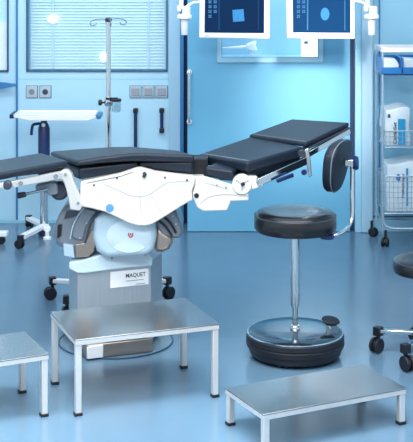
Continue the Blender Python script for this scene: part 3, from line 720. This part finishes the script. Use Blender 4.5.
# ------------------------------------------------------------------ step stools
def step(o, u, L, D, h, label, lw=0.025, tt=0.017):
    """o = front-left floor corner, u = direction of the long side"""
    o = Vector((o[0], o[1], 0)); u = Vector((u[0], u[1], 0)).normalized(); v = Vector((-u.y, u.x, 0))
    a = math.atan2(u.y, u.x)
    c = o + u * L / 2 + v * D / 2
    t = thing('step_stool', label, 'step stool', c, 'steel step stools')
    MB().box(c + Vector((0, 0, h - 0.003)), (L, D, 0.006), a).build('tread', M['steelt'], t, 0.002)
    b = MB()
    for (s0, s1, e0, e1) in ((0, 0, 1, 0), (0, 1, 1, 1), (0, 0, 0, 1), (1, 0, 1, 1)):
        iw = 0.004
        A = o + u * (iw + (L - 2 * iw) * s0) + v * (iw + (D - 2 * iw) * s1); B = o + u * (iw + (L - 2 * iw) * e0) + v * (iw + (D - 2 * iw) * e1)
        b.bar(A + Vector((0, 0, h - .006 - tt / 2)), B + Vector((0, 0, h - .006 - tt / 2)), 0.006, tt)
    b.build('apron', M['steel'], t, 0.001)
    for i in (0, 1):
        for j in (0, 1):
            q = o + u * (lw / 2 + 0.004 + (L - lw - .008) * i) + v * (lw / 2 + 0.004 + (D - lw - .008) * j)
            lg = MB().box(q + Vector((0, 0, (h - .008 + 0.008) / 2)), (lw, lw, h - 0.016), a).build('leg', M['steel'], t, 0.003)
            MB().box(q + Vector((0, 0, 0.006)), (lw + 0.006, lw + 0.006, 0.012), a).build('foot_cap', M['black'], lg, 0.002)
step((-0.512, 4.805), (0.567, 0.215), 0.606, 0.41, 0.30, 'tallest steel step stool standing right before the operating table column')
uu = Vector((0.9, 0.43, 0)).normalized(); vv = Vector((-uu.y, uu.x, 0))
fr = Vector((-0.612, 4.81, 0)); st = fr - uu * 0.6
step((st.x, st.y), (0.9, 0.43), 0.60, 0.32, 0.245, 'steel step stool cut off by the left edge of the photo')
step((0.205, 4.455), (0.565, 0.275), 0.625, 0.31, 0.14, 'lowest steel step stool in front of the round black stool')

# ------------------------------------------------------------------ operator stool with backrest
sx, sy = 0.398, 5.545
t = thing('operator_stool', 'round black stool with backrest and chrome pillar on a wide round castored base', 'stool', (sx, sy, 0))
R = 0.184
prof = [(0, 0.56), (R * .80, 0.56), (R * .95, 0.563), (R, 0.575), (R * 1.005, 0.60), (R, 0.625), (R * .97, 0.638), (R * .90, 0.647), (R * .75, 0.651), (R * .4, 0.648), (0, 0.646)]
MB().lathe((sx, sy, 0), prof, 64).build('seat', M['leather'], t)
b = MB(); b.tube([(sx + R * 0.99 * math.cos(2 * PI * i / 64), sy + R * .99 * math.sin(2 * PI * i / 64), 0.632) for i in range(64)], 0.003, 8, closed=True); b.build('seat_piping', M['greyd'], t)
MB().lathe((sx, sy, 0.535), [(0.03, 0), (0.05, 0.012), (0.052, 0.026)], 28).build('seat_mount', M['steel'], t)
MB().cyl((sx, sy, ZA(306, sy)), (sx, sy, 0.545), 0.021, 28).build('outer_pillar', M['chrome'], t)
MB().cyl((sx, sy, 0.115), (sx, sy, ZA(306, sy)), 0.0125, 24).build('inner_pillar', M['chrome'], t)
MB().lathe((sx, sy, 0.118), [(0.024, 0), (0.024, 0.012), (0.018, 0.02)], 24).build('pillar_collar', M['chrome'], t)
RB = 0.22
MB().lathe((sx, sy, 0), [(RB * .97, 0.085), (RB * .985, 0.106), (RB * .93, 0.114), (RB * .6, 0.120), (0.03, 0.124), (0, 0.124)], 72).build('base_dome', M['dome'], t)
bp = [(RB * .84, 0.014), (RB * .91, 0.016), (RB * .935, 0.024), (RB * .935, 0.046), (RB * .985, 0.049), (RB * 1.0, 0.056), (RB * 1.003, 0.072), (RB * .985, 0.075), (RB * .985, 0.078), (RB * 1.0, 0.081), (RB * .995, 0.10), (RB * .96, 0.105), (RB * .90, 0.10)]
MB().lathe((sx, sy, 0), bp, 72).build('bumper_ring', M['black'], t)
b = MB(); b.tube([(sx + RB * 0.968 * math.cos(2 * PI * i / 72), sy + RB * .968 * math.sin(2 * PI * i / 72), 0.108) for i in range(72)], 0.0035, 8, closed=True); b.build('rim', M['chrome'], t)
for k in range(5):
    a = math.radians(250 + 72 * k)
    caster(t, (sx + 0.165 * math.cos(a), sy + 0.165 * math.sin(a), 0), 0.022, 0.045, a, cap=False)
# foot pedal
pc = P(330.5, 322, 5.52)
b = MB(); b.cyl((pc.x - .008, 5.52, 0.10), (pc.x - .004, 5.52, pc.z), 0.011, 16); pd = b.build('pedal_post', M['chrome'], t)
b = MB(); b.lathe(pc, [(0, -0.016), (0.018, -0.014), (0.034, -0.002), (0.042, 0.008), (0.038, 0.014), (0, 0.016)], 28, (0.18, -0.25, 1), 1.0, 0.8); b.build('pedal_knob', M['black'], pd)
# backrest: bracket, rod, pad
b = MB(); b.bar((sx + .03, sy, 0.552), P(329, 236, 5.52), 0.04, 0.012); b.build('backrest_bracket', M['chrome'], t, 0.003)
b = MB(); b.lathe(P(327, 236.5, 5.46), [(0, -0.01), (0.03, -0.008), (0.034, 0), (0.03, 0.008), (0, 0.01)], 24, (0, -.2, 1), 1.0, 0.6); b.build('adjust_paddle', M['navy'], t)
rod = smooth_path([P(328, 236, 5.50), P(336, 235, 5.50), P(344, 231, 5.53), P(350, 224, 5.58), P(352.3, 214, 5.6), P(352.3, 190, 5.61), P(352.3, 163, 5.62)], 7)
b = MB(); b.tube(rod, 0.0085, 12); b.build('backrest_rod', M['chrome'], t)
kc = P(356, 163, 5.60)
b = MB(); b.lathe(kc, [(0.013, -0.012), (0.028, -0.01), (0.033, 0), (0.028, 0.01), (0.0, 0.013)], 28, (1, -0.25, 0.05)); b.build('backrest_knob', M['navy'], t)
b = MB(); b.bar(P(345, 163, 5.62), P(355, 163, 5.61), 0.02, 0.03); b.build('pad_mount', M['chrome'], t, 0.003)
# pad body: broad plate turned edge-on to the viewer
wdir = Vector((0.42, 0.91, 0)).normalized(); tdir = Vector((-wdir.y, wdir.x, 0))
zdir = (Vector((0, 0, 1)) + Vector((0.17, 0, 0))).normalized()
pc = P(337.5, 166, 5.62)
b = MB(); n = 40; prof = [(0.80, 0.034), (0.93, 0.030), (1.0, 0.018), (1.0, -0.004), (0.985, -0.014), (0.94, -0.022), (0.7, -0.026)]
rings = []
for s_, d_ in prof:
    ring = []
    for i in range(n):
        a = 2 * PI * i / n; ca, sa = math.cos(a), math.sin(a)
        e = 2 / 2.6
        x = math.copysign(abs(ca) ** e, ca) * 0.118; z = math.copysign(abs(sa) ** e, sa) * 0.118 * (1.02 if sa > 0 else 1.0)
        x *= 1.0 + 2.3 * z
        ring.append(b.bm.verts.new(pc + wdir * x * s_ + zdir * z * s_ + tdir * d_ + tdir * (0.03 * (x * s_) ** 2 / 0.118)))
    rings.append(ring)
for A, B in zip(rings, rings[1:]):
    for j in range(n): b.bm.faces.new((A[j], A[(j + 1) % n], B[(j + 1) % n], B[j]))
b.bm.faces.new(rings[0][::-1]); b.bm.faces.new(rings[-1])
bk = b.build('backrest_pad', M['pad'], t)
b = MB(); loop = []
for i in range(n):
    a = 2 * PI * i / n; ca, sa = math.cos(a), math.sin(a); e = 2 / 2.6
    x = math.copysign(abs(ca) ** e, ca) * 0.118; z = math.copysign(abs(sa) ** e, sa) * 0.118
    x *= 1.0 + 2.3 * z
    loop.append(pc + wdir * x + zdir * z + tdir * (-0.012 + 0.03 * x * x / 0.118))
b.tube(loop, 0.003, 6, closed=True); b.build('pad_piping', M['padedge'], bk)

# ------------------------------------------------------------------ second stool at the right edge
qx, qy = 0.99, 5.53
t = thing('swivel_stool', 'low black swivel stool on chrome castored star base, cut off by the right edge', 'stool', (qx, qy, 0))
R = 0.155
prof = [(0, 0.375), (R * .85, 0.375), (R * .97, 0.38), (R, 0.39), (R, 0.42), (R * .97, 0.432), (R * .88, 0.44), (R * .6, 0.444), (0, 0.442)]
MB().lathe((qx, qy, 0), prof, 56).build('seat', M['leather'], t)
b = MB(); b.tube([(qx + R * 0.985 * math.cos(2 * PI * i / 56), qy + R * .985 * math.sin(2 * PI * i / 56), 0.43) for i in range(56)], 0.0025, 8, closed=True); b.build('seat_piping', M['greyd'], t)
MB().cyl((qx, qy, 0.10), (qx, qy, 0.38), 0.02, 24).build('pillar', M['chrome'], t)
MB().lathe((qx, qy, 0.085), [(0.04, 0), (0.045, 0.01), (0.042, 0.035), (0.025, 0.05)], 24).build('base_hub', M['chrome'], t)
a0 = math.atan2(5.596 - qy, 0.777 - qx)
for k in range(5):
    a = a0 + 2 * PI / 5 * k; rr = 0.222
    e = Vector((qx + rr * math.cos(a), qy + rr * math.sin(a), 0))
    MB().bar((qx + .03 * math.cos(a), qy + .03 * math.sin(a), 0.105), (e.x, e.y, 0.096), 0.028, 0.018).build('base_arm', M['chrome'], t, 0.004)
    caster(t, e, 0.034, 0.095, a + 1.1)

# ------------------------------------------------------------------ wire shelf cart
y0, y1 = 7.64, 7.92; x0 = XA(381.3, 7.70); x1 = x0 + 0.62
t = thing('wire_shelf_cart', 'chrome wire shelf cart with baskets standing at the right wall', 'shelf cart', ((x0 + x1) / 2, (y0 + y1) / 2, 0))
zt = ZA(50, y0)
for (x, y) in ((x0, y0), (x1, y0), (x0, y1), (x1, y1)):
    pts = [(x, y, zt), (x, y, 0.20), (x, y, 0.12)]
    MB().cyl((x, y, 0.085), (x, y, zt), 0.0075, 12).build('upright', M['wire'], t)
    caster(t, (x + (0.018 if y == y0 else -0.03) * (1 if x == x0 else -1), y, 0), 0.028, 0.088, 4.3 if y == y0 else 5.5, cap=False)
b = MB()
b.bar((x0 - .008, y0 - .008, zt), (x1, y0 - .008, zt), 0.012, 0.028); b.bar((x0 - .008, y1, zt), (x1, y1, zt), 0.012, 0.028); b.bar((x0, y0, zt), (x0, y1, zt), 0.012, 0.028); b.bar((x1, y0, zt), (x1, y1, zt), 0.012, 0.028)
b.build('top_rail', M['white'], t, 0.003)
b = MB()
for y in (y0, y1): b.tube(smooth_path([(x0, y, 0.19), (x0 + .01, y, 0.14), (x0 + .05, y, 0.115), (x0 + 0.12, y, 0.11), (x1, y, 0.11)], 5), 0.008, 8)
b.build('base_rail', M['wire'], t)
def basket(z0, z1, name, ins=0.012):
    b = MB(); xa, xb, ya, yb_ = x0 + ins, x1 - ins, y0 - 0.012, y1 - 0.01; r = 0.0016
    for z in (z0, z1):
        b.tube([(xa, ya, z), (xb, ya, z), (xb, yb_, z), (xa, yb_, z)], 0.0035, 6, closed=True)
    k = int((z1 - z0) / 0.03)
    for i in range(1, k):
        z = z0 + (z1 - z0) * i / k
        b.tube([(xa, ya, z), (xb, ya, z), (xb, yb_, z), (xa, yb_, z)], r, 5, closed=True)
    nx = 22
    for i in range(nx + 1):
        x = xa + (xb - xa) * i / nx
        b.tube([(x, ya, z1), (x, ya, z0), (x, yb_, z0), (x, yb_, z1)], r, 5)
    for i in range(1, 8):
        y = ya + (yb_ - ya) * i / 8
        b.tube([(xa, y, z1), (xa, y, z0), (xb, y, z0), (xb, y, z1)], r, 5)
    return b.build(name, M['wire'], t)
zb1 = ZA(147, y0); zb2 = ZA(213, y0)
basket(zb1, zb1 + 0.10, 'basket'); basket(zb2, zb2 + 0.23, 'basket')
zs = ZA(75, y0); b = MB()
b.tube([(x0, y0, zs), (x1, y0, zs), (x1, y1, zs), (x0, y1, zs)], 0.006, 6, closed=True)
for i in range(1, 12): b.tube([(x0 + .62 * i / 12, y0, zs), (x0 + .62 * i / 12, y1, zs)], 0.002, 5)
b.build('wire_shelf', M['wire'], t)

# blue bins with white packs in them
bl = ['blue open bin of white packs at the left end of the cart top shelf', 'blue open bin second from the left on the cart top shelf', 'blue open bin third from the left on the cart top shelf, partly beyond the photo edge']
bw = 0.128
for k in range(2):
    xa = x0 - 0.012 + k * (bw + 0.002); xb = xa + bw; ya = y0 - 0.03; yb_ = y1 - 0.06; z0 = zs + 0.008
    bt = thing('storage_bin', bl[k], 'bin', ((xa + xb) / 2, (ya + yb_) / 2, z0), 'blue bins on the cart')
    b = MB()
    b.ext(xa, xb, ya, yb_, z0, z0 + 0.006)
    b.ext(xa, xb, ya, ya + 0.007, z0, z0 + 0.042)
    b.ext(xa, xb, yb_ - 0.007, yb_, z0, z0 + 0.1)
    for xx in (xa, xb - 0.007):
        b.prism([(xx, ya, z0), (xx, yb_, z0), (xx, yb_, z0 + 0.1), (xx, ya + 0.07, z0 + 0.1), (xx, ya + 0.03, z0 + 0.094), (xx, ya + 0.006, z0 + 0.075), (xx, ya, z0 + 0.04)], (0.007, 0, 0))
    b.build('bin_shell', M['binb'], bt, 0.003, 3)
    pk = MB(); pk.prism([(xa + .011, ya + .03, z0 + .008), (xb - .014, ya + .03, z0 + .008), (xb - .014, ya + .03, z0 + .06), (xb - .035, ya + .03, z0 + .092), (xa + .011, ya + .03, z0 + .098)], (0, 0.10, 0))
    p_ = pk.build('sterile_pack', M['pack'], bevel=0.008, seg=3, loc=((xa + xb) / 2, ya + .08, z0 + .008))
    tag(p_, ['white sterile pack in the leftmost blue bin', 'white sterile pack in the second blue bin at the photo edge'][k], 'pack', 'white packs in the blue bins')

def package(name, xa, xb, z0, z1, label, kind):
    ya, yb_ = y0 + 0.004, y1 - 0.04
    t_ = thing('drape_package', label, 'package', ((xa + xb) / 2, (ya + yb_) / 2, z0), 'white packages in the cart baskets')
    b = MB()
    h = z1 - z0
    nx, nz = 9, 9
    def fr_(i, j, s):
        u = i / nx; v = j / nz
        bul = (math.sin(PI * u) * math.sin(PI * v)) ** 0.5 * 0.012
        return Vector((xa + (xb - xa) * u + 0.004 * math.sin(9 * v), (ya - bul if s < 0 else yb_ + bul), z0 + h * v * (1 - 0.04 * math.sin(5 * u + 1))))
    f_ = [[b.bm.verts.new(fr_(i, j, -1)) for i in range(nx + 1)] for j in range(nz + 1)]
    g_ = [[b.bm.verts.new(fr_(i, j, 1)) for i in range(nx + 1)] for j in range(nz + 1)]
    for j in range(nz):
        for i in range(nx):
            b.bm.faces.new((f_[j][i], f_[j][i + 1], f_[j + 1][i + 1], f_[j + 1][i])); b.bm.faces.new((g_[j][i], g_[j + 1][i], g_[j + 1][i + 1], g_[j][i + 1]))
    for i in range(nx):
        b.bm.faces.new((f_[0][i], g_[0][i], g_[0][i + 1], f_[0][i + 1])); b.bm.faces.new((f_[nz][i], f_[nz][i + 1], g_[nz][i + 1], g_[nz][i]))
    for j in range(nz):
        b.bm.faces.new((f_[j][0], f_[j + 1][0], g_[j + 1][0], g_[j][0])); b.bm.faces.new((f_[j][nx], g_[j][nx], g_[j + 1][nx], f_[j + 1][nx]))
    w_ = b.build('wrapper', M['pack'], t_, 0.006, 2)
    yq = ya - 0.0155
    def band(px0, px1, py0, py1, m, nm):
        MB().prism([P(px0, py0, yq), P(px1, py0, yq), P(px1, py1, yq), P(px0, py1, yq)], (0, 0.012, 0)).build(nm, M[m], w_, smooth=False)
    if kind == 1:
        band(398, 405.5, 119, 145, 'teal', 'printed_panel')
        o_ = P(396.6, 144, yq - .0005); text('printed_words', 'CombiSet', o_, (0, 0, 1), (-1, 0, 0), 0.021, M['ink'], w_, 0.135)
        b = MB(); b.lathe(P(389, 116, yq), [(0.011, 0), (0.011, 0.001), (0, 0.001)], 16, (0, -1, 0), .8, 1.2); b.build('round_mark', M['frame'], w_)
    elif kind == 2:
        band(406.2, 408.2, 168.5, 206, 'teal', 'printed_stripe')
        o_ = P(405, 198, yq - .0005); text('printed_words', 'Foliodrape', o_, (0, 0, 1), (-1, 0, 0), 0.021, M['ink'], w_, 0.15)
        b = MB(); b.lathe(P(398.3, 177.5, yq), [(0.014, 0), (0.014, 0.001), (0, 0.001)], 20, (0, -1, 0), 1, 1.6); b.build('oval_mark', M['mblue'], w_)
package('a', x0 + 0.016, XA(410, y0), zb1 + 0.006, ZA(108.5, y0), 'white drape package with wide teal panel in the upper cart basket', 1)
package('b', x0 + 0.024, XA(424, y0), zb2 + 0.006, ZA(163, y0), 'white drape package with blue oval mark in the lower cart basket', 2)

# ------------------------------------------------------------------ light
def area(name, loc, rot, sx_, sy_, power, col=(1, 1, 1)):
    l = bpy.data.lights.new(name, 'AREA'); l.shape = 'RECTANGLE'; l.size = sx_; l.size_y = sy_; l.energy = power; l.color = col
    o = bpy.data.objects.new(name, l); C.objects.link(o); o.location = loc; o.rotation_euler = rot
    return o
area('ceiling_lamp_centre', (0.2, 4.6, 2.95), (0, 0, 0), 3.0, 1.6, 60, (1, 1, 1))
area('ceiling_lamp_front', (-0.5, 2.8, 2.95), (math.radians(14), 0, 0), 3.6, 1.4, 230, (1, 1, 1))
area('back_wall_fill', (-0.6, 6.5, 2.9), (math.radians(55), 0, 0), 3.2, 0.6, 62, (0.95, 0.98, 1))  # unseen light turned toward the back wall to brighten it
fl = area('near_floor_fill', (-0.3, 4.2, 2.95), (0, 0, 0), 2.4, 0.6, 40, (1, 0.97, 0.94)); fl.data.spread = math.radians(75)  # unseen light added to brighten the near floor
area('niche_fill', (XA(270, YR + .2), YR + 0.24, 2.3), (0, 0, 0), 0.8, 0.2, 9, (0.95, 0.98, 1))  # unseen fill light added to brighten the space behind the door window
s = bpy.data.lights.new('door_spot', 'SPOT'); s.energy = 1500; s.spot_size = math.radians(15); s.spot_blend = 1.0; s.shadow_soft_size = 0.25; s.color = (1, 0.80, 0.68)  # unseen spot added for the bright patch on the sliding door
so = bpy.data.objects.new('door_spot', s); C.objects.link(so); so.location = (0.9, 4.6, 2.7)
so.rotation_euler = (Vector((XA(312, YR), YR, ZA(98, YR))) - so.location).to_track_quat('-Z', 'Y').to_euler()

w = bpy.data.worlds.new('world'); bpy.context.scene.world = w; w.use_nodes = True
bg = w.node_tree.nodes['Background']; bg.inputs['Color'].default_value = lin((238, 244, 248)); bg.inputs['Strength'].default_value = 0.85

vs = bpy.context.scene.view_settings
vs.view_transform = 'Standard'; vs.look = 'None'; vs.gamma = 1.0; vs.exposure = -0.1; vs.use_curve_mapping = False
